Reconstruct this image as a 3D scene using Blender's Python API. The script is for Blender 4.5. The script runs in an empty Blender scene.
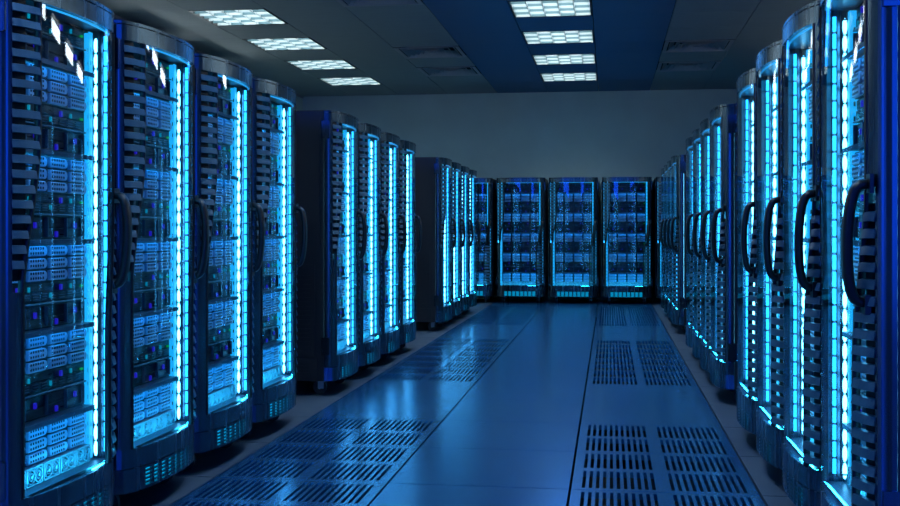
import bpy, math, random
from math import sin, cos, pi, sqrt, radians
from mathutils import Matrix, Vector

random.seed(7)
scene = bpy.context.scene
col = scene.collection

# ------------------------------------------------------------------ camera
PSI = math.atan(159.5 / 1096.0)
cam_data = bpy.data.cameras.new('camera')
cam_data.sensor_width = 36.0
cam_data.lens = 1096.0 * 36.0 / 900.0
cam_data.shift_y = -22.7 / 900.0
cam_data.clip_start = 0.02
cam = bpy.data.objects.new('camera', cam_data)
col.objects.link(cam)
cam.location = (0.0, 0.0, 1.236)
cam.rotation_euler = (pi / 2, 0.0, PSI)
scene.camera = cam

# ------------------------------------------------------------------ world, lights, exposure
world = bpy.data.worlds.new('world')
scene.world = world
world.use_nodes = True
world.node_tree.nodes['Background'].inputs[0].default_value = (0.02, 0.05, 0.1, 1)
world.node_tree.nodes['Background'].inputs[1].default_value = 0.3

def area_light(name, loc, rot, sx, sy, color, power):
    d = bpy.data.lights.new(name, 'AREA')
    d.shape = 'RECTANGLE'; d.size = sx; d.size_y = sy
    d.color = color; d.energy = power
    o = bpy.data.objects.new(name, d)
    col.objects.link(o)
    o.location = loc; o.rotation_euler = rot
    return o

# unseen blue fill lights, added behind the camera and above the aisle
area_light('blue_fill_light', (-4.25, -3.05, 2.15), (radians(90), 0, 0), 2.4, 3.0, (0.004, 0.085, 1.0), 115)
area_light('blue_fill_light', (2.7, -3.05, 2.15), (radians(90), 0, 0), 1.4, 3.0, (0.004, 0.085, 1.0), 66)
area_light('aisle_fill_light', (-0.62, 9.0, 3.66), (0, 0, 0), 0.5, 16.0, (0.02, 0.30, 1.0), 120)

scene.view_settings.view_transform = 'Standard'
scene.view_settings.look = 'None'
scene.view_settings.gamma = 1.0
scene.view_settings.exposure = 0.0
scene.view_settings.use_curve_mapping = False
cy = scene.cycles
cy.max_bounces = 7
cy.diffuse_bounces = 3
cy.glossy_bounces = 4
cy.transmission_bounces = 4
cy.transparent_max_bounces = 24
cy.caustics_reflective = False
cy.caustics_refractive = False
cy.sample_clamp_indirect = 4.0
cy.use_denoising = True

# ------------------------------------------------------------------ materials
def new_mat(name):
    m = bpy.data.materials.new(name)
    m.use_nodes = True
    nt = m.node_tree
    return m, nt, nt.nodes['Principled BSDF']

def pbr(name, color, rough=0.5, metal=0.0, spec=0.5, noise=None, streak=None, bump=None, aniso=0.0):
    """noise = (scale, amount): soft mottling. streak = (sx,sy,sz,amount): brushed streaks in object space."""
    m, nt, b = new_mat(name)
    b.inputs['Base Color'].default_value = (*color, 1)
    b.inputs['Roughness'].default_value = rough
    b.inputs['Metallic'].default_value = metal
    b.inputs['Specular IOR Level'].default_value = spec
    b.inputs['Anisotropic'].default_value = aniso
    tc = nt.nodes.new('ShaderNodeTexCoord')
    if noise or streak:
        mp = nt.nodes.new('ShaderNodeMapping')
        nz = nt.nodes.new('ShaderNodeTexNoise')
        nz.inputs['Detail'].default_value = 3
        nt.links.new(tc.outputs['Object'], mp.inputs['Vector'])
        nt.links.new(mp.outputs['Vector'], nz.inputs['Vector'])
        if streak:
            mp.inputs['Scale'].default_value = streak[:3]
            nz.inputs['Scale'].default_value = 1.0
            amt = streak[3]
        else:
            nz.inputs['Scale'].default_value = noise[0]
            amt = noise[1]
        mr = nt.nodes.new('ShaderNodeMapRange')
        mr.inputs['From Min'].default_value = 0.25
        mr.inputs['From Max'].default_value = 0.75
        mr.inputs['To Min'].default_value = 1 - amt
        mr.inputs['To Max'].default_value = 1 + amt
        nt.links.new(nz.outputs['Fac'], mr.inputs['Value'])
        vm = nt.nodes.new('ShaderNodeVectorMath'); vm.operation = 'SCALE'
        vm.inputs[0].default_value = color
        nt.links.new(mr.outputs[0], vm.inputs['Scale'])
        nt.links.new(vm.outputs[0], b.inputs['Base Color'])
        mr2 = nt.nodes.new('ShaderNodeMath'); mr2.operation = 'MULTIPLY'
        mr2.inputs[1].default_value = rough
        nt.links.new(mr.outputs[0], mr2.inputs[0])
        nt.links.new(mr2.outputs[0], b.inputs['Roughness'])
    if bump:
        nb = nt.nodes.new('ShaderNodeTexNoise')
        nb.inputs['Scale'].default_value = bump[0]
        nb.inputs['Detail'].default_value = 4
        nt.links.new(tc.outputs['Object'], nb.inputs['Vector'])
        bp = nt.nodes.new('ShaderNodeBump')
        bp.inputs['Strength'].default_value = bump[1]
        bp.inputs['Distance'].default_value = 0.01
        nt.links.new(nb.outputs['Fac'], bp.inputs['Height'])
        nt.links.new(bp.outputs[0], b.inputs['Normal'])
    return m

def emit(name, color, strength):
    m, nt, b = new_mat(name)
    b.inputs['Base Color'].default_value = (0.02, 0.02, 0.02, 1)
    b.inputs['Emission Color'].default_value = (*color, 1)
    b.inputs['Emission Strength'].default_value = strength
    return m

def glass_mat():
    m = bpy.data.materials.new('door_glass')
    m.use_nodes = True
    nt = m.node_tree
    nt.nodes.clear()
    out = nt.nodes.new('ShaderNodeOutputMaterial')
    mix = nt.nodes.new('ShaderNodeMixShader')
    tr = nt.nodes.new('ShaderNodeBsdfTransparent')
    tr.inputs[0].default_value = (0.90, 0.96, 1.0, 1)
    gl = nt.nodes.new('ShaderNodeBsdfGlossy')
    gl.inputs['Roughness'].default_value = 0.0
    gl.inputs['Color'].default_value = (0.95, 0.98, 1.0, 1)
    lw = nt.nodes.new('ShaderNodeLayerWeight')
    pw = nt.nodes.new('ShaderNodeMath'); pw.operation = 'POWER'; pw.inputs[1].default_value = 4.5
    ma = nt.nodes.new('ShaderNodeMath'); ma.operation = 'MULTIPLY_ADD'
    ma.inputs[1].default_value = 0.60; ma.inputs[2].default_value = 0.055
    nt.links.new(lw.outputs['Facing'], pw.inputs[0])
    nt.links.new(pw.outputs[0], ma.inputs[0])
    nt.links.new(ma.outputs[0], mix.inputs[0])
    nt.links.new(tr.outputs[0], mix.inputs[1])
    nt.links.new(gl.outputs[0], mix.inputs[2])
    nt.links.new(mix.outputs[0], out.inputs[0])
    return m

M = {}
M['wall'] = pbr('wall_plaster', (0.48, 0.62, 0.56), 0.9, noise=(2.0, 0.06), bump=(60, 0.15))
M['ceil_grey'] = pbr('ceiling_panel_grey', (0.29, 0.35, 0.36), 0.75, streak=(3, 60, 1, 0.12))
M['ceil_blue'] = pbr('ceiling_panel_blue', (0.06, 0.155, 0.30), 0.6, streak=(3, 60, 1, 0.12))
M['void'] = pbr('dark_void', (0.004, 0.005, 0.007), 0.9)
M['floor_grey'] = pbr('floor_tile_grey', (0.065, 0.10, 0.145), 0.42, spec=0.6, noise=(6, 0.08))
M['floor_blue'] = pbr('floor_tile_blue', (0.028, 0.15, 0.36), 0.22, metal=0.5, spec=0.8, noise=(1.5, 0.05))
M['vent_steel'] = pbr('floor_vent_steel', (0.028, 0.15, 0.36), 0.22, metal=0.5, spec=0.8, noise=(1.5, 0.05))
M['trim'] = pbr('trim_paint', (0.30, 0.32, 0.34), 0.6)
M['ceil_vent'] = pbr('ceiling_vent_metal', (0.36, 0.38, 0.40), 0.5, noise=(9, 0.05))
M['steel'] = pbr('dark_brushed_steel', (0.10, 0.16, 0.21), 0.25, metal=0.95, streak=(30, 30, 0.05, 0.22), aniso=0.0)
M['steel_skirt'] = pbr('skirt_brushed_steel', (0.16, 0.21, 0.29), 0.36, metal=0.85, streak=(30, 30, 0.25, 0.4))
M['cabinet'] = pbr('cabinet_black_paint', (0.008, 0.010, 0.015), 0.42, spec=0.9, noise=(4, 0.1))
M['fin'] = pbr('louvre_fin_metal', (0.04, 0.12, 0.20), 0.36, metal=0.4, noise=(12, 0.15))
M['black'] = pbr('black_plastic', (0.006, 0.007, 0.009), 0.35, noise=(10, 0.1))
M['rubber'] = pbr('caster_rubber', (0.03, 0.03, 0.032), 0.4, noise=(10, 0.1))
M['chrome'] = pbr('caster_fork_steel', (0.6, 0.64, 0.68), 0.45, metal=0.3, noise=(10, 0.1))
M['chassis'] = pbr('server_chassis_dark', (0.004, 0.008, 0.015), 0.4, metal=0.0, streak=(4, 4, 90, 0.4))
M['chassis_rib'] = pbr('server_bezel_grey', (0.05, 0.085, 0.14), 0.35, metal=0.5, noise=(10, 0.15))
M['drive'] = pbr('drive_caddy_metal', (0.21, 0.37, 0.56), 0.42, metal=0.1, noise=(20, 0.12))
M['rail'] = emit('rail_bead_glow_cyan', (0.01, 0.42, 0.9), 1.3)  # glow stands in for bead light falling on the metal rail
M['fan'] = pbr('fan_metal', (0.22, 0.32, 0.38), 0.35, metal=0.2, noise=(20, 0.12))
M['bead'] = emit('led_bead_white_cyan', (0.12, 0.60, 1.0), 13.0)
M['tube'] = emit('led_tube_cyan', (0.02, 0.44, 1.0), 4.6)
M['led_low'] = emit('led_bar_cyan', (0.02, 0.56, 1.0), 34.0)
M['header'] = emit('header_strip_cyan', (0.02, 0.40, 0.9), 1.2)
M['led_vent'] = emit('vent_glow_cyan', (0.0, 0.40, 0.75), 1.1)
M['led_violet'] = emit('indicator_violet_blue', (0.03, 0.01, 1.0), 0.45)
M['led_cyan'] = emit('indicator_cyan', (0.0, 0.5, 0.8), 0.5)
M['led_green'] = emit('indicator_green', (0.0, 0.8, 0.1), 0.5)
M['lamp'] = emit('fluorescent_panel', (0.80, 0.97, 1.0), 15.0)
M['reflection_lamp'] = emit('reflection_lamp_diffuser', (0.9, 0.97, 1.0), 10.0)
M['blade_white'] = pbr('louvre_blade_white', (0.33, 0.36, 0.37), 0.5, noise=(5, 0.05))
M['blade_shade'] = pbr('louvre_blade_shade', (0.06, 0.115, 0.135), 0.5, noise=(5, 0.05))
M['drive_fill'] = emit('drive_fill_blue', (0.02, 0.42, 1.0), 26.0)  # added light under each ledge to brighten the drives
M['glass'] = glass_mat()

# ------------------------------------------------------------------ mesh helper
class MB:
    def __init__(self):
        self.v = []; self.f = []; self.mi = []; self.sm = []
    def add(self, verts, faces, mi=0, smooth=False):
        n = len(self.v)
        self.v.extend(verts)
        for fc in faces:
            self.f.append([n + i for i in fc]); self.mi.append(mi); self.sm.append(smooth)
    def box(self, x0, x1, y0, y1, z0, z1, mi=0):
        v = [(x0,y0,z0),(x1,y0,z0),(x1,y1,z0),(x0,y1,z0),(x0,y0,z1),(x1,y0,z1),(x1,y1,z1),(x0,y1,z1)]
        self.add(v, [(0,3,2,1),(4,5,6,7),(0,1,5,4),(1,2,6,5),(2,3,7,6),(3,0,4,7)], mi)
    def bbox(self, x0, x1, y0, y1, z0, z1, b, mi=0):
        """box whose front (-y) edges are bevelled"""
        v = [(x0,y1,z0),(x1,y1,z0),(x1,y1,z1),(x0,y1,z1),
             (x0,y0+b,z0),(x1,y0+b,z0),(x1,y0+b,z1),(x0,y0+b,z1),
             (x0+b,y0,z0+b),(x1-b,y0,z0+b),(x1-b,y0,z1-b),(x0+b,y0,z1-b)]
        self.add(v, [(3,2,1,0),(0,1,5,4),(1,2,6,5),(2,3,7,6),(3,0,4,7),
                     (4,5,9,8),(5,6,10,9),(6,7,11,10),(7,4,8,11),(8,9,10,11)], mi)
    def cyl(self, c, axis, r, h, n=16, mi=0, r2=None, smooth=True):
        r2 = r if r2 is None else r2
        v = []
        for k in range(n):
            a = 2*pi*k/n
            for rr, t in ((r, -h/2), (r2, h/2)):
                p = [rr*cos(a), rr*sin(a), t]
                if axis == 'x': p = [p[2], p[0], p[1]]
                elif axis == 'y': p = [p[0], p[2], p[1]]
                v.append((c[0]+p[0], c[1]+p[1], c[2]+p[2]))
        fs = [(2*k, 2*((k+1)%n), 2*((k+1)%n)+1, 2*k+1) for k in range(n)]
        self.add(v, fs, mi, smooth)
        self.add([v[2*k] for k in range(n)], [tuple(range(n))[::-1]], mi)
        self.add([v[2*k+1] for k in range(n)], [tuple(range(n))], mi)
    def ellipsoid(self, c, rx, ry, rz, n=8, m=6, mi=0):
        v = [(c[0], c[1], c[2]-rz)]
        for i in range(1, m):
            t = -pi/2 + pi*i/m
            for k in range(n):
                a = 2*pi*k/n
                v.append((c[0]+rx*cos(t)*cos(a), c[1]+ry*cos(t)*sin(a), c[2]+rz*sin(t)))
        v.append((c[0], c[1], c[2]+rz))
        f = [(0, 1+(k+1)%n, 1+k) for k in range(n)]
        for i in range(m-2):
            for k in range(n):
                a = 1+i*n+k; b = 1+i*n+(k+1)%n
                f.append((a, b, b+n, a+n))
        L = len(v)-1
        f += [(L, 1+(m-2)*n+k, 1+(m-2)*n+(k+1)%n) for k in range(n)]
        self.add(v, f, mi, True)
    def torus(self, c, R, r, n=20, m=6, mi=0):
        """ring in the xz plane"""
        v = []; f = []
        for i in range(n):
            a = 2*pi*i/n
            for j in range(m):
                b = 2*pi*j/m
                v.append((c[0]+(R+r*cos(b))*cos(a), c[1]+r*sin(b), c[2]+(R+r*cos(b))*sin(a)))
        for i in range(n):
            for j in range(m):
                f.append((i*m+j, i*m+(j+1)%m, ((i+1)%n)*m+(j+1)%m, ((i+1)%n)*m+j))
        self.add(v, f, mi, True)
    def sweep(self, pts, frames, w, h, n=8, mi=0):
        """rounded (elliptical) section along pts; frames = (side, up) unit vectors per point"""
        v = []; f = []
        for p, (s, u) in zip(pts, frames):
            for j in range(n):
                a = 2*pi*j/n
                ca, sa = cos(a), sin(a)
                ca = math.copysign(abs(ca)**0.6, ca); sa = math.copysign(abs(sa)**0.6, sa)
                v.append(tuple(p[i]+s[i]*w*ca+u[i]*h*sa for i in range(3)))
        for i in range(len(pts)-1):
            for j in range(n):
                f.append((i*n+j, i*n+(j+1)%n, (i+1)*n+(j+1)%n, (i+1)*n+j))
        f.append(tuple(range(n))[::-1]); f.append(tuple((len(pts)-1)*n+j for j in range(n)))
        self.add(v, f, mi, True)
    def mesh(self, name, mats):
        me = bpy.data.meshes.new(name)
        me.from_pydata(self.v, [], self.f)
        for m in (mats if isinstance(mats, (list, tuple)) else [mats]):
            me.materials.append(m)
        me.polygons.foreach_set('material_index', self.mi)
        me.polygons.foreach_set('use_smooth', self.sm)
        me.update()
        return me
    def build(self, name, mats, parent=None, loc=None):
        o = bpy.data.objects.new(name, self.mesh(name, mats))
        col.objects.link(o)
        if parent: o.parent = parent
        if loc: o.location = loc
        return o

def inst(me, name, parent, loc=(0,0,0), rot=(0,0,0)):
    o = bpy.data.objects.new(name, me)
    col.objects.link(o)
    o.parent = parent; o.location = loc; o.rotation_euler = rot
    return o

def empty(name, loc=(0,0,0), rz=0):
    o = bpy.data.objects.new(name, None)
    col.objects.link(o)
    o.empty_display_size = 0.2
    o.location = loc; o.rotation_euler = (0, 0, rz)
    return o

def tag(o, label, cat, group=None, kind=None):
    if label: o['label'] = label
    if cat: o['category'] = cat
    if group: o['group'] = group
    if kind: o['kind'] = kind
    return o

def copy_tree(o, parent=None, kids=None):
    c = o.copy(); col.objects.link(c); c.parent = parent
    for ch in list(kids[o] if kids else o.children):
        copy_tree(ch, c, kids)
    return c

# ------------------------------------------------------------------ room
HC = 3.70
XL, XR = -5.60, 3.55
YB, YF = 19.60, -3.2
CX0, CP = -0.19, 0.90          # ceiling grid: a line at CX0, pitch CP
CY0, CQ = 11.755, 0.915
FX0, FP = -0.187, 0.886        # raised floor grid
FY0, FQ = 5.26, 0.90
AISLE_X0, AISLE_X1 = FX0 - 2*FP, FX0 + FP

def wall(name, x0, x1, y0, y1):
    b = MB(); b.box(x0, x1, y0, y1, -0.35, HC + 0.25)
    o = b.build(name, M['wall']); tag(o, None, None, kind='structure'); return o
wall('wall_back', XL-0.12, XR+0.12, YB, YB+0.12)
wall('wall_front', XL-0.12, XR+0.12, YF-0.12, YF)
wall('wall_left', XL-0.12, XL, YF, YB)
wall('wall_right', XR, XR+0.12, YF, YB)

def grid_lines(a, p, lo, hi):
    k = math.ceil((lo - a)/p + 1e-6)
    L = [lo]
    while a + k*p < hi - 1e-3:
        if a + k*p - L[-1] > 1e-3: L.append(a + k*p)
        k += 1
    L.append(hi)
    return L

# ceiling fixtures and vents by grid cell (column, row)
light_cells = [(-1, r) for r in (-12,-10,-8,-6,-4,-2,0,2,4,6)] + [(-5, r) for r in (-12,-10,-8,-6,-4,-2,0,2,4,6)]
vent_cells = [(-3, -1), (-3, 3), (-3, 5), (1, -1), (1, 3), (1, 5)]
skip_c = set(light_cells) | set(vent_cells)
gx = grid_lines(CX0, CP, XL, XR)
gy = grid_lines(CY0, CQ, YF, YB)
b = MB()
for i in range(len(gx)-1):
    for j in range(len(gy)-1):
        ci = math.floor(((gx[i]+gx[i+1])/2 - CX0)/CP); cj = math.floor(((gy[j]+gy[j+1])/2 - CY0)/CQ)
        if (ci, cj) in skip_c: continue
        ga, gb = 0.005, 0.0022
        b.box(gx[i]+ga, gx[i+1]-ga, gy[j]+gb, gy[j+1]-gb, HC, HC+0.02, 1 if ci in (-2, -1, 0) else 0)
b.box(XL, XR, YF, YB, HC+0.20, HC+0.25, 2)
tag(b.build('ceiling', [M['ceil_grey'], M['ceil_blue'], M['void']]), None, None, kind='structure')

b = MB()
b.box(XL, XL+0.02, YF, YB, HC-0.035, HC-0.002)
tag(b.build('trim_1', M['trim']), None, None, kind='structure')

# floor: raised tiles with real gaps over a dark plenum
vent_rows = [r for r in range(-3, 2)] + [4, 5, 6, 7] + [10, 11, 12, 13]
floor_vents = [(c, r) for c in (-2, 0) for r in vent_rows if FY0 + r*FQ > 2.0]
skip_f = set(floor_vents)
fx = grid_lines(FX0, FP, XL, XR)
fy = grid_lines(FY0, FQ, YF, YB)
b = MB()
for i in range(len(fx)-1):
    for j in range(len(fy)-1):
        ci = math.floor(((fx[i]+fx[i+1])/2 - FX0)/FP); cj = math.floor(((fy[j]+fy[j+1])/2 - FY0)/FQ)
        if (ci, cj) in skip_f: continue
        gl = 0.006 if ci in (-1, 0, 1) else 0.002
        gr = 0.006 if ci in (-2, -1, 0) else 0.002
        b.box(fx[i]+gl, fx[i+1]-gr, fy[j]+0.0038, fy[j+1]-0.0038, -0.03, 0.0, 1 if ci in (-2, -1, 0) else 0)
b.box(XL, XR, YF, YB, -0.35, -0.30, 2)
tag(b.build('floor', [M['floor_grey'], M['floor_blue'], M['void']]), None, None, kind='structure')

# ------------------------------------------------------------------ plate with rectangular holes (xs, ys breakpoints)
def plate(b, xs, ys, hole, th, mp, mi=0):
    """solid plate with holes; mp(x, y, d) -> 3D point, d = depth below the face (0..th)"""
    nx, ny = len(xs)-1, len(ys)-1
    def q(*p): b.add([mp(*t) for t in p], [(0,1,2,3)], mi)
    def solid(i, j): return 0 <= i < nx and 0 <= j < ny and not hole(i, j)
    for i in range(nx):
        for j in range(ny):
            if not solid(i, j): continue
            x0, x1, y0, y1 = xs[i], xs[i+1], ys[j], ys[j+1]
            q((x0,y0,0),(x1,y0,0),(x1,y1,0),(x0,y1,0))
            q((x0,y1,th),(x1,y1,th),(x1,y0,th),(x0,y0,th))
            if not solid(i-1, j): q((x0,y1,0),(x0,y1,th),(x0,y0,th),(x0,y0,0))
            if not solid(i+1, j): q((x1,y0,0),(x1,y0,th),(x1,y1,th),(x1,y1,0))
            if not solid(i, j-1): q((x0,y0,0),(x0,y0,th),(x1,y0,th),(x1,y0,0))
            if not solid(i, j+1): q((x1,y1,0),(x1,y1,th),(x0,y1,th),(x0,y1,0))

def floor_vent_mesh():
    W, L = FP/2 - 0.006, FQ/2 - 0.0038
    xs = [-W]; hx = set()
    for half in (-1, 1):
        c = half * 0.2125
        n = 11; pw = 0.0335; sw = 0.0165
        x = c - (n-1)/2*pw - sw/2
        for k in range(n):
            xs += [x, x+sw]; hx.add(len(xs)-2)
            x += pw
    xs.append(W)
    ys = [-L]; hy = set()
    for c in (-0.222, 0.222):
        ys += [c-0.185, c+0.185]; hy.add(len(ys)-2)
    ys.append(L)
    b = MB()
    plate(b, xs, ys, lambda i, j: i in hx and j in hy, 0.03, lambda x, y, d: (x, y, -d))
    return b.mesh('floor_vent_tile', M['vent_steel'])
fvm = floor_vent_mesh()
fv0 = None
ORD = ['first', 'second', 'third', 'fourth', 'fifth', 'sixth', 'seventh', 'eighth', 'ninth', 'tenth', 'eleventh', 'twelfth', 'thirteenth']
for c in (-2, 0):
    rows = sorted(r for (cc, r) in floor_vents if cc == c)
    for n, r in enumerate(rows):
        o = bpy.data.objects.new('floor_vent_tile', fvm); col.objects.link(o)
        o.location = (FX0 + (c+0.5)*FP, FY0 + (r+0.5)*FQ, 0)
        blk = 'front' if r < 2 else ('middle' if r < 8 else 'far')
        inb = [q for q in rows if ('front' if q < 2 else ('middle' if q < 8 else 'far')) == blk]
        k = inb[::-1].index(r)
        side = 'left' if c == -2 else 'right'
        where = {0: 'farthest tile', 1: 'second farthest tile', 2: 'third farthest tile', 3: 'fourth farthest tile', 4: 'nearest tile'}[k] if blk == 'front' else \
                {0: 'farthest tile', 1: 'second farthest tile', 2: 'second nearest tile', 3: 'nearest tile'}[k]
        tag(o, 'blue slotted floor vent tile, %s of the %s block, %s vent column' % (where, blk, side), 'floor vent', 'slotted vent tiles in the aisle floor', 'thing')

# ------------------------------------------------------------------ ceiling lights
def light_fixture():
    root = empty('ceiling_light')
    W, L = CP/2 - 0.006, CQ/2 - 0.004
    b = MB()
    for x0, x1, y0, y1 in ((-W,-W+0.018,-L,L),(W-0.018,W,-L,L),(-W+0.018,W-0.018,-L,-L+0.018),(-W+0.018,W-0.018,L-0.018,L)):
        b.box(x0, x1, y0, y1, -0.004, 0.13)
    b.box(-W, W, -L, L, 0.13, 0.14)
    b.build('housing', M['black'], root)
    b = MB()
    b.box(-W+0.018, W-0.018, -L+0.018, L-0.018, 0.118, 0.13)
    b.build('lamp_panel', M['lamp'], root)
    nx, ny = 5, 6
    w, l = (2*(W-0.018))/nx, (2*(L-0.018))/ny
    bw = MB()
    for i in range(nx):
        for j in range(ny+1):
            y = -L+0.018+j*l
            x = -W+0.018+i*w
            k = (i+j) % 2
            # curved reflector blade, alternating tones imitate lit and shaded cells
            bw.box(x, x+w, y-0.004, y+0.004, 0.0, 0.085, k)
    for i in range(1, nx):
        x = -W+0.018+i*w
        bw.box(x-0.005, x+0.001, -L+0.018, L-0.018, 0.0, 0.085, 0)
    bw.build('louvre_grid', [M['blade_white'], M['blade_shade']], root)
    return root
lf = light_fixture()
first = True
lk = list(light_cells)
cent = sorted([c for c in lk if c[0] == -1], key=lambda c: -c[1])
left = sorted([c for c in lk if c[0] == -5], key=lambda c: -c[1])
for nm, L in (('centre aisle', cent), ('left', left)):
    for n, (c, r) in enumerate(L):
        o = lf if first else copy_tree(lf)
        first = False
        o.location = (CX0 + (c+0.5)*CP, CY0 + (r+0.5)*CQ, HC)
        pos = ['farthest', 'second farthest', 'third farthest', 'fourth farthest'][n] if n < 4 else ORD[n] + ' farthest'
        tag(o, 'bright square louvred ceiling light, %s of the %s line' % (pos, nm), 'ceiling light', 'square lights set in the ceiling')

# ------------------------------------------------------------------ lamps added out of view on the side walls, reflected in the glass
def reflection_lamp():
    root = empty('reflection_lamp')
    b = MB(); b.bbox(-0.6, 0.6, -0.05, 0.0, -0.10, 0.10, 0.01); b.build('housing', M['trim'], root)
    b = MB(); b.box(-0.6, 0.6, -0.24, 0.0, 0.101, 0.109); b.build('visor', M['trim'], root)  # visor added to keep lamp spill off the ceiling
    b = MB(); b.bbox(-0.57, 0.57, -0.056, -0.049, -0.08, 0.08, 0.003); b.build('diffuser', M['reflection_lamp'], root)
    return root
wl = reflection_lamp(); wn = 0
for side, x, rz in (('right', XR, -pi/2), ('left', XL, pi/2)):
    for n in range(5):
        o = wl if wn == 0 else copy_tree(wl)
        wn += 1
        o.location = (x, 6.3+2.0*n, 3.42); o.rotation_euler = (0, 0, rz)
        tag(o, 'added long white lamp, out of view, high on the %s wall, %s from the front' % (side, ORD[n]), 'wall lamp', 'added lamps out of view on the side walls')

# ------------------------------------------------------------------ ceiling vents: concentric flared frames
def ceiling_vent():
    root = empty('ceiling_vent')
    W = CP/2 - 0.006; L = CQ/2 - 0.004
    b = MB(); b.box(-W, W, -L, L, 0.085, 0.095); b.build('backing', M['void'], root)
    def ring(b, o1, o2, z1, z2, t=0.006):
        # flared square ring from outer inset o1 (height z1) to inner inset o2 (height z2)
        def loop(o, z): return [(-W+o,-L+o,z),(W-o,-L+o,z),(W-o,L-o,z),(-W+o,L-o,z)]
        v = loop(o1, z1)+loop(o2, z2)+loop(o2+t*0.4, z2+t)+loop(o1+t*0.4, z1+t)
        f = []
        for a in range(4):
            n = (a+1) % 4
            f += [(a, n, 4+n, 4+a), (4+a, 4+n, 8+n, 8+a), (8+a, 8+n, 12+n, 12+a), (12+a, 12+n, n, a)]
        b.add(v, f)
    f0 = MB(); ring(f0, 0.0, 0.05, -0.012, -0.010, 0.008); f0.build('frame', M['ceil_vent'], root)
    for k, o in enumerate((0.07, 0.15, 0.23, 0.31)):
        r_ = MB(); ring(r_, o, o+0.075, -0.006, 0.06, 0.005)
        r_.build('flared_ring', M['ceil_vent'], root)
    c = MB(); c.box(-W+0.40, W-0.40, -L+0.40, L-0.40, -0.006, 0.0); c.build('centre_plate', M['ceil_vent'], root)
    return root
cv = ceiling_vent()
names = {(-3,-1): 'near the top edge, left of the aisle lights', (-3,3): 'nearer of the left pair', (-3,5): 'farther of the left pair',
         (1,-1): 'nearest one right of the aisle lights', (1,3): 'nearer of the right pair', (1,5): 'farther of the right pair'}
for n, (c, r) in enumerate(vent_cells):
    o = cv if n == 0 else copy_tree(cv)
    o.location = (CX0 + (c+0.5)*CP, CY0 + (r+0.5)*CQ, HC)
    tag(o, 'grey square ceiling air vent, %s' % names[(c, r)], 'ceiling vent', 'air vents in the ceiling')

# ------------------------------------------------------------------ server rack
HW = 0.41
BOW = 0.124
def prof(x):
    return -BOW * max(0.0, 1-(x/HW)**2)**0.33
def ppt(x):
    """point and outward normal of the bowed door plan"""
    x = max(-HW, min(HW, x))
    e = 0.0015
    a, c = max(-HW, x-e), min(HW, x+e)
    tx, ty = c-a, prof(c)-prof(a)
    L = sqrt(tx*tx+ty*ty) or 1
    nx, ny = ty/L, -tx/L
    return (x, prof(x)), (nx, ny)
def PD(x, z, d):
    (px, py), (nx, ny) = ppt(x)
    return (px-nx*d, py-ny*d, z)
def xs_range(x0, x1, n=24):
    """samples crowded towards the rounded corners"""
    t0, t1 = math.asin(max(-1, min(1, x0/HW))), math.asin(max(-1, min(1, x1/HW)))
    return [HW*sin(t0+(t1-t0)*i/n) for i in range(n+1)]
def curved(b, x0, x1, z0, z1, d0=0.0, d1=0.012, n=24, mi=0):
    """curved wall band between depth d0 (outer) and d1"""
    xs = xs_range(x0, x1, n)
    v = []
    for x in xs:
        v += [PD(x,z0,d0), PD(x,z1,d0), PD(x,z1,d1), PD(x,z0,d1)]
    for i in range(n):
        a, c = 4*i, 4*(i+1)
        b.add([v[a], v[c], v[c+1], v[a+1]], [(0,1,2,3)], mi, True)
        b.add([v[a+3], v[a+2], v[c+2], v[c+3]], [(0,1,2,3)], mi, True)
        b.add([v[a+1], v[c+1], v[c+2], v[a+2]], [(0,1,2,3)], mi)
        b.add([v[a], v[a+3], v[c+3], v[c]], [(0,1,2,3)], mi)
    b.add(v[0:4], [(0,1,2,3)], mi); b.add(v[-4:], [(3,2,1,0)], mi)

ZB, ZT = 0.115, 2.13
GZ0, GZ1 = 0.30, 2.045
ZC = 1.19
def smooth(t):
    t = max(0.0, min(1.0, t)); return t*t*(3-2*t)
def left_edge(z):
    # glass starts at -0.25 above, sweeps out to -0.375 below
    return -0.348 + 0.078 * smooth((z-0.98)/(1.60-0.98))
def right_edge(z):
    return -left_edge(2*ZC - z)

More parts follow.
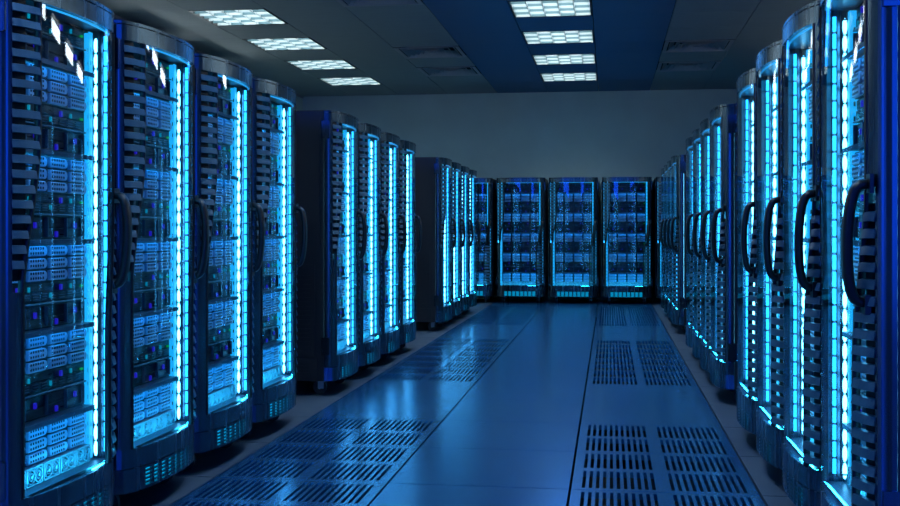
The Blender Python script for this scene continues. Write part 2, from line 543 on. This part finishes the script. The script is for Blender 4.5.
def make_rack():
    root = empty('server_rack')
    # ---- cabinet body: hollow shell open to the front
    b = MB()
    D = 1.0
    b.box(-HW+0.001, -HW+0.02, 0.002, D, ZB, ZT-0.03)
    b.box(HW-0.02, HW-0.001, 0.002, D, ZB, ZT-0.03)
    b.box(-HW+0.02, HW-0.02, D-0.02, D, ZB, ZT-0.03)
    b.box(-HW+0.02, HW-0.02, 0.002, D-0.02, ZB, ZB+0.02)
    # roof with chamfered rim
    z0, z1 = ZT-0.03, ZT
    v = [(-HW,0,z0),(HW,0,z0),(HW,D,z0),(-HW,D,z0),(-HW,0,z1-0.008),(HW,0,z1-0.008),(HW,D,z1-0.008),(-HW,D,z1-0.008),
         (-HW+0.01,0,z1),(HW-0.01,0,z1),(HW-0.01,D-0.01,z1),(-HW+0.01,D-0.01,z1)]
    b.add(v, [(0,3,2,1),(0,1,5,4),(1,2,6,5),(2,3,7,6),(3,0,4,7),(4,5,9,8),(5,6,10,9),(6,7,11,10),(7,4,8,11),(8,9,10,11)])
    # inner filler plates beside the servers
    b.box(-HW+0.02, -0.345, 0.05, 0.056, ZB+0.02, ZT-0.03)
    b.box(0.345, HW-0.02, 0.05, 0.056, ZB+0.02, ZT-0.03)
    b.build('cabinet', M['cabinet'], root)
    # side panels with slot rows
    b = MB()
    ys = [0.07]; hy = set()
    for c in (0.10, 0.53):
        ys += [c, c+0.37]; hy.add(len(ys)-2)
    ys.append(0.93)
    zs = [0.30]; hz = set(); z = 0.34
    while z < 0.93:
        zs += [z, z+0.016]; hz.add(len(zs)-2); z += 0.033
    zs.append(0.98)
    plate(b, ys, zs, lambda i, j: i in hy and j in hz, 0.006, lambda y, z, d: (0.006-d, y, z))
    b.box(0.0, 0.006, 0.03, 0.97, 0.99, 2.08)
    ys = [0.05]; hy = set()
    for c in (0.12, 0.40, 0.68):
        ys += [c, c+0.2]; hy.add(len(ys)-2)
    ys.append(0.95)
    zs = [0.135]; hz = set(); z = 0.15
    while z < 0.25:
        zs += [z, z+0.012]; hz.add(len(zs)-2); z += 0.026
    zs.append(0.28)
    plate(b, ys, zs, lambda i, j: i in hy and j in hz, 0.006, lambda y, z, d: (0.006-d, y, z))
    sm = b.mesh('side_panel', M['cabinet'])
    inst(sm, 'side_panel', root, (HW-0.001, 0, 0))
    o = inst(sm, 'side_panel', root, (-HW+0.001, 1.0, 0), (0, 0, pi))
    # ---- bowed door
    b = MB()
    curved(b, -HW, HW, 2.114, ZT-0.003, -0.001, 0.02)
    curved(b, -HW, HW, GZ1, 2.110, 0.0, 0.014)
    # stiles: rounded corners on both sides
    curved(b, -HW, -0.388, GZ0, GZ1, 0.0, 0.012, 8)
    curved(b, 0.388, HW, GZ0, GZ1, 0.0, 0.012, 8)
    curved(b, -0.388, -0.358, GZ0, 1.02, 0.0, 0.012, 4)
    curved(b, 0.358, 0.388, 1.37, GZ1, 0.0, 0.012, 4)
    # upper skirt band
    curved(b, -HW, HW, 0.219, GZ0, 0.0, 0.014)
    # lower skirt with slot field
    xs = xs_range(-HW, HW, 24)
    brk = [-HW, -0.39, -0.36, -0.32, -0.29]
    hx = set()
    cx = -0.27
    for k in range(8):
        brk += [cx, cx+0.050]; hx.add(len(brk)-2); cx += 0.068
    brk += [0.30, 0.33, 0.36, 0.39, HW]
    zs = [ZB]; hz = set(); z = 0.128
    for k in range(5):
        zs += [z, z+0.0085]; hz.add(len(zs)-2); z += 0.0165
    zs.append(0.215)
    plate(b, brk, zs, lambda i, j: i in hx and j in hz, 0.012, lambda x, z, d: PD(x, z, d))
    # roof and floor lids of the bow
    for z, up in ((ZT-0.003, True), (ZB+0.001, False)):
        n = 24; xs = xs_range(-HW, HW, n)
        v = [PD(x, z, 0.001) for x in xs] + [(x, 0.0, z) for x in xs]
        fs = [(i, i+1, n+2+i, n+1+i) if up else (i, n+1+i, n+2+i, i+1) for i in range(n)]
        b.add(v, fs)
    door = b.build('door', M['steel'], root)
    # dark gaskets behind the seams
    b = MB(); curved(b, -HW+0.004, HW-0.004, 2.09, 2.125, 0.012, 0.018)
    b.build('gasket', M['black'], door)
    b = MB(); curved(b, -HW+0.004, HW-0.004, 0.20, 0.235, 0.010, 0.014)
    b.build('gasket', M['black'], door)
    # boundary trims along the two S curves
    for fn, s in ((left_edge, -1), (right_edge, 1)):
        n = 36
        b = MB()
        pts = [GZ0+(GZ1-GZ0)*i/n for i in range(n+1)]
        for i in range(n):
            za, zb = pts[i], pts[i+1]
            xa, xb = fn(za), fn(zb)
            xa2, xb2 = xa+s*0.012, xb+s*0.012
            q = [PD(xa,za,-0.002),PD(xa2,za,-0.002),PD(xb2,zb,-0.002),PD(xb,zb,-0.002),
                 PD(xa,za,0.022),PD(xa2,za,0.022),PD(xb2,zb,0.022),PD(xb,zb,0.022)]
            b.add(q, [(0,1,2,3),(7,6,5,4),(0,3,7,4),(1,5,6,2)], 0, True)
        b.build('glass_trim', M['black'], door)
    # glass pane
    b = MB()
    nz, nx = 48, 22
    gn = []
    for dd, flip in ((0.004, False), (0.008, True)):
        v = []
        for j in range(nz+1):
            z = GZ0+(GZ1-GZ0)*j/nz
            for x in xs_range(left_edge(z), right_edge(z), nx):
                v.append(PD(x, z, dd))
                e_ = ppt(x)[1]; sg = -1 if flip else 1
                gn.append((e_[0]*sg, e_[1]*sg, 0.0))
        f = []
        for j in range(nz):
            for i in range(nx):
                a = j*(nx+1)+i
                q = (a, a+1, a+nx+2, a+nx+1)
                f.append(q[::-1] if flip else q)
        b.add(v, f, 0, True)
    gp = b.build('glass_pane', M['glass'], door)
    gp.data.normals_split_custom_set_from_vertices(gn)
    # louvre panels
    for s, lo, hi in ((-1, 1.03, GZ1-0.02), (1, GZ0+0.02, 1.35)):
        b = MB()
        pitch = 0.0525
        z = hi-0.03 if s < 0 else lo
        while (z > lo if s < 0 else z < hi):
            xe = (left_edge(z) if s < 0 else right_edge(z)) + s*0.012
            xo = s*0.389
            if abs(xo-xe) > 0.034:
                n = 6
                xs = xs_range(min(xe, xo), max(xe, xo), n)
                v = []
                for x in xs:
                    v += [PD(x, z, -0.010), PD(x, z+0.027, -0.003), PD(x, z+0.030, 0.010), PD(x, z+0.026, 0.012), PD(x, z+0.022, 0.002), PD(x, z-0.002, -0.005)]
                for i in range(n):
                    for k in range(6):
                        b.add([v[6*i+k], v[6*i+6+k], v[6*i+6+(k+1)%6], v[6*i+(k+1)%6]], [(0,1,2,3)], 0, k in (0,))
                b.add(v[0:6], [(0,1,2,3,4,5)]); b.add(v[-6:], [(5,4,3,2,1,0)])
            z += -pitch if s < 0 else pitch
        b.build('louvre_panel', M['fin'], door)
        b = MB()
        za, zb = (1.06, GZ1) if s < 0 else (GZ0, 1.32)
        curved(b, min(s*0.388, s*0.330), max(s*0.388, s*0.330), za, zb, 0.0165, 0.020, 4)  # black plate added to keep the louvre gaps dark
        b.build('louvre_backing', M['black'], door)
    # hinge blocks
    hb = MB()
    hb.box(-0.014, 0.008, -0.030, 0.030, -0.065, 0.065)
    hb.cyl((-0.008, -0.032, 0), 'z', 0.007, 0.125, 10)
    hm = hb.mesh('hinge', M['steel'])
    for x, z, r in ((-HW+0.004, 1.985, 0), (-HW+0.004, 0.375, 0), (HW-0.004, 1.985, pi), (HW-0.004, 0.375, pi)):
        inst(hm, 'hinge', door, (x, -0.012 if r == 0 else -0.012, z), (0, 0, r))
    # handle: black D loop on the right edge of the glass
    b = MB()
    hx_ = 0.365
    (px, py), (nx_, ny_) = ppt(hx_)
    pts = []; fr = []
    n = 18
    for i in range(n+1):
        a = pi*i/n
        out = 0.062*sin(a)**0.5 if 0 < i < n else -0.004
        zz = 1.195+0.185*cos(a)
        xx = hx_ - 0.030*(0.5-0.5*cos(a)) + 0.006
        pts.append((xx, prof(hx_)-out, zz))
    for i in range(n+1):
        p0 = Vector(pts[max(0, i-1)]); p1 = Vector(pts[min(n, i+1)])
        t = (p1-p0).normalized(); s_ = Vector((1, 0, 0)); u = t.cross(s_).normalized(); s2 = u.cross(t)
        fr.append((tuple(s2), tuple(u)))
    b.sweep(pts, fr, 0.024, 0.016, 10)
    # foot plates
    b.box(hx_-0.02, hx_+0.045, prof(hx_)-0.006, prof(hx_)+0.006, 1.35, 1.41)
    b.box(hx_-0.055, hx_+0.01, prof(hx_)-0.012, prof(hx_)+0.006, 0.975, 1.035)
    b.build('handle', M['black'], door)
    # ---- ledges closing the window recess
    b = MB()
    for z0, z1 in ((0.278, 0.292), (2.062, 2.076)):
        b = MB()
        n = 20; xs = xs_range(-0.38, 0.38, n)
        v = []
        for x in xs: v += [PD(x, z0, 0.016), PD(x, z1, 0.016), (x, 0.04, z1), (x, 0.04, z0)]
        for i in range(n):
            for k in range(4):
                b.add([v[4*i+k], v[4*i+(k+1)%4], v[4*i+4+(k+1)%4], v[4*i+4+k]], [(0,1,2,3)])
        b.build('ledge', M['chassis_rib'], root)
    # ---- light strips: bead chains, tubes
    bead = MB(); bead.box(-0.005, 0.005, 0.008, 0.012, 0.31, 2.04, 1)
    z = 0.335
    while z < 2.03:
        bead.ellipsoid((0, 0, z), 0.0085, 0.0085, 0.031, 8, 8, 0); z += 0.064
    bead.box(-0.013, 0.013, -0.016, -0.013, 0.31, 2.04, 1)  # shield added to block bead glare towards the front
    for zz in (0.32, 1.17, 2.02): bead.box(0.010, 0.013, -0.013, 0.012, zz, zz+0.006, 1)
    bm = bead.mesh('led_strip', [M['bead'], M['black']])
    for s in (-1, 1):
        inst(bm, 'led_strip', root, (s*0.362, 0.004, 0))
    tube = MB(); z = 0.32
    while z < 2.0:
        tube.cyl((0, 0, z+0.028), 'z', 0.0075, 0.054, 8); z += 0.064
    tube.box(-0.003, 0.003, 0.006, 0.010, 0.31, 2.04, 1)
    tm = tube.mesh('light_tube', [M['tube'], M['black']])
    for s in (-1, 1):
        inst(tm, 'light_tube', root, (s*0.379, -0.030, 0))
    # perforated mounting rails
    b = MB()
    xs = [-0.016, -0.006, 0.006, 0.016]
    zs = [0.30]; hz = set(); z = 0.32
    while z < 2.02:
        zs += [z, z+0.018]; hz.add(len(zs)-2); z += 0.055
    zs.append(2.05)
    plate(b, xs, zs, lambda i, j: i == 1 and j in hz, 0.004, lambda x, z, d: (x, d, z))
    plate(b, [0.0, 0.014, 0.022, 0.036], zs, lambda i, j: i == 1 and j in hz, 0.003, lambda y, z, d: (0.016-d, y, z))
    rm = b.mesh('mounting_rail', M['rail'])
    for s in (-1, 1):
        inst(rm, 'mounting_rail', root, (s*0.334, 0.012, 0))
    # low bar, top bar, vent glow
    b = MB()
    v = [(-0.31, -0.082, 0.292), (0.33, -0.082, 0.292), (0.33, -0.082, 0.306), (-0.31, -0.082, 0.306),
         (-0.31, -0.060, 0.292), (0.33, -0.060, 0.292)]
    b.add(v, [(0,1,2,3),(0,4,5,1),(0,3,4),(1,5,2)], 1)
    b.add([v[4], v[3], v[2], v[5]], [(0,1,2,3)], 0)
    xs = xs_range(0.14, 0.345, 8); v = []
    for x in xs: v += [PD(x, 0.296, 0.022), PD(x, 0.296, 0.030), PD(x, 0.301, 0.030), PD(x, 0.301, 0.022)]
    for i in range(8):
        for k in range(4):
            b.add([v[4*i+k], v[4*i+(k+1)%4], v[4*i+4+(k+1)%4], v[4*i+4+k]], [(0,1,2,3)])
    b.build('sill_light', [M['led_low'], M['black']], root)
    b = MB()
    xs = xs_range(-0.24, 0.37, 14); v = []
    for x in xs: v += [PD(x, 2.036, 0.016), PD(x, 2.036, 0.024), PD(x, 2.042, 0.024), PD(x, 2.042, 0.016)]
    for i in range(14):
        for k in range(4):
            b.add([v[4*i+k], v[4*i+(k+1)%4], v[4*i+4+(k+1)%4], v[4*i+4+k]], [(0,1,2,3)])
    b.build('header_light', M['header'], root)
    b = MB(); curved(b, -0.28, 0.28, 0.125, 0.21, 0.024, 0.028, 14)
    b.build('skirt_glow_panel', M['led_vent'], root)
    # ---- servers
    bank = MB()
    for k in range(3):
        z = 0.002+k*0.0465
        bank.bbox(-0.064, 0.050, -0.018, 0.02, z, z+0.0385, 0.003, 0)
        bank.cyl((0.050, 0.0, z+0.0193), 'y', 0.0185, 0.034, 12, 0)
        for r in range(2):
            for c in range(6):
                cx = -0.052+c*0.0175; cz = z+0.012+r*0.018
                bank.add([(cx-0.0052,-0.0186,cz-0.0045),(cx+0.0052,-0.0186,cz-0.0045),(cx+0.0052,-0.0186,cz+0.0045),(cx-0.0052,-0.0186,cz+0.0045)], [(0,1,2,3)], 1)
    bank_me = bank.mesh('drive_bank', [M['drive'], M['void']])
    ch = MB()
    ch.box(-0.318, 0.318, 0.045, 0.80, 0.0, 0.338, 0)
    ch.bbox(-0.318, 0.318, 0.030, 0.046, 0.000, 0.142, 0.002, 0)
    for z0, z1, y in ((0.148, 0.157, -0.012), (0.164, 0.200, 0.034), (0.204, 0.244, 0.034), (0.250, 0.256, 0.022), (0.262, 0.296, 0.034), (0.300, 0.334, 0.036)):
        ch.bbox(-0.316, 0.316, y, 0.046, z0, z1, 0.002, 1 if z1-z0 < 0.013 else 0)
    ch.box(-0.31, 0.31, -0.010, -0.002, 0.1465, 0.148, 5)  # added fill bar lighting the drives below
    ch.box(-0.316, 0.316, -0.014, -0.0125, 0.139, 0.157, 1)  # lip added to hide the fill bar from the front
    for x in (-0.30, -0.16, 0.0, 0.15, 0.29):
        ch.box(x, x+0.005, 0.020, 0.036, 0.168, 0.242, 1)
    for k in range(9):
        ch.box(-0.29+k*0.066, -0.25+k*0.066, 0.028, 0.035, 0.268, 0.271, 1)
        ch.box(-0.29+k*0.066, -0.25+k*0.066, 0.028, 0.035, 0.278, 0.281, 1)
        ch.box(-0.29+k*0.066, -0.25+k*0.066, 0.028, 0.035, 0.288, 0.291, 1)
    for x, z, mi in ((-0.225, 0.212, 2), (-0.075, 0.212, 2), (0.085, 0.178, 2), (0.235, 0.212, 2), (-0.12, 0.310, 3), (0.04, 0.282, 3), (0.20, 0.310, 3), (0.29, 0.306, 4), (-0.26, 0.272, 3), (0.12, 0.310, 2), (-0.2, 0.31, 2)):
        w, h = (0.007, 0.011) if mi == 2 else ((0.003, 0.009) if mi == 3 else (0.008, 0.004))
        ch.box(x-w, x+w, 0.026, 0.034, z-h, z+h, mi)
    ch_me = ch.mesh('server', [M['chassis'], M['chassis_rib'], M['led_violet'], M['led_cyan'], M['led_green'], M['drive_fill']])
    for k in range(5):
        s_ = inst(ch_me, 'server', root, (0, 0, 0.366+0.3385*k))
        for x in (-0.236, -0.078, 0.080, 0.238):
            inst(bank_me, 'drive_bank', s_, (x, 0.034, 0.0))
    # ---- fans
    f = MB()
    S = 0.034
    for x0, x1, z0, z1 in ((-0.058,0.058,-S,-S+0.005),(-0.058,0.058,S-0.005,S),(-0.058,-0.052,-S+0.005,S-0.005),(0.052,0.058,-S+0.005,S-0.005)):
        f.box(x0, x1, -0.004, 0.03, z0, z1)
    f.box(-0.052, 0.052, 0.026, 0.030, -S, S, 1)
    for cx_ in (-0.024, 0.028):
        f.torus((cx_, -0.002, 0), 0.026, 0.0028, 18, 6)
        f.torus((cx_, -0.002, 0), 0.0145, 0.0022, 14, 6)
        f.cyl((cx_, 0.0, 0), 'y', 0.006, 0.012, 10)
        for a in range(5):
            t = 2*pi*a/5
            p = [(cx_+0.006*cos(t), 0.004, 0.006*sin(t)), (cx_+0.024*cos(t+0.35), 0.002, 0.024*sin(t+0.35)),
                 (cx_+0.024*cos(t+0.95), 0.014, 0.024*sin(t+0.95)), (cx_+0.006*cos(t+0.8), 0.012, 0.006*sin(t+0.8))]
            f.add(p, [(0,1,2,3)])
    f_me = f.mesh('fan', [M['fan'], M['chassis']])
    for k in range(5):
        inst(f_me, 'fan', root, (-0.252+k*0.126, 0.006, 0.328))
    # ---- casters
    fk = MB()
    fk.cyl((0, 0, 0.105), 'z', 0.026, 0.02, 14)
    fk.box(-0.022, -0.017, -0.02, 0.025, 0.045, 0.10); fk.box(0.017, 0.022, -0.02, 0.025, 0.045, 0.10)
    fk.cyl((0, 0.012, 0.05), 'x', 0.010, 0.05, 10)
    fk_me = fk.mesh('caster', M['chrome'])
    wh = MB()
    wh.cyl((0, 0, 0), 'x', 0.052, 0.022, 20); wh.cyl((0, 0, 0), 'x', 0.044, 0.029, 20)
    wh_me = wh.mesh('wheel', M['rubber'])
    for x in (-0.29, 0.29):
        for y in (0.05, 0.88):
            c_ = inst(fk_me, 'caster', root, (x, y, 0))
            inst(wh_me, 'wheel', c_, (0, 0.012, 0.0525))
    return root

rack = make_rack()
kids = {}
def collect(o):
    kids[o] = []
for o in bpy.data.objects: kids[o] = []
for o in bpy.data.objects:
    if o.parent: kids[o.parent].append(o)

P = 0.882
used = [False]
def place(x, y, rz, label, group):
    o = rack if not used[0] else copy_tree(rack, None, kids)
    used[0] = True
    o.location = (x, y, 0); o.rotation_euler = (0, 0, rz)
    tag(o, label, 'server rack', group)
starts = ((3.50, 'nearest'), (7.92, 'middle'), (13.20, 'far'))
num = ['nearest rack', 'second rack', 'third rack', 'last rack']
for y0, g in starts:
    for k in range(4):
        place(-2.098, y0+0.412+k*P, pi/2, 'blue lit glass front server rack, %s of the %s group on the left side' % (num[k], g), 'server racks along the left of the aisle')
for y0, g in starts:
    for k in range(4):
        place(0.868, y0+0.412+k*P, -pi/2, 'blue lit glass front server rack, %s of the %s group on the right side' % (num[k], g), 'server racks along the right of the aisle')
for k, nm in ((-2, 'leftmost, half hidden behind the left row'), (-1, 'left of the three fully seen'), (0, 'centre of the three fully seen'), (1, 'right of the three fully seen'), (2, 'rightmost, nearly hidden behind the right row')):
    place(-0.605+k*0.891, 18.62, 0, 'server rack against the back wall, %s' % nm, 'server racks against the back wall')
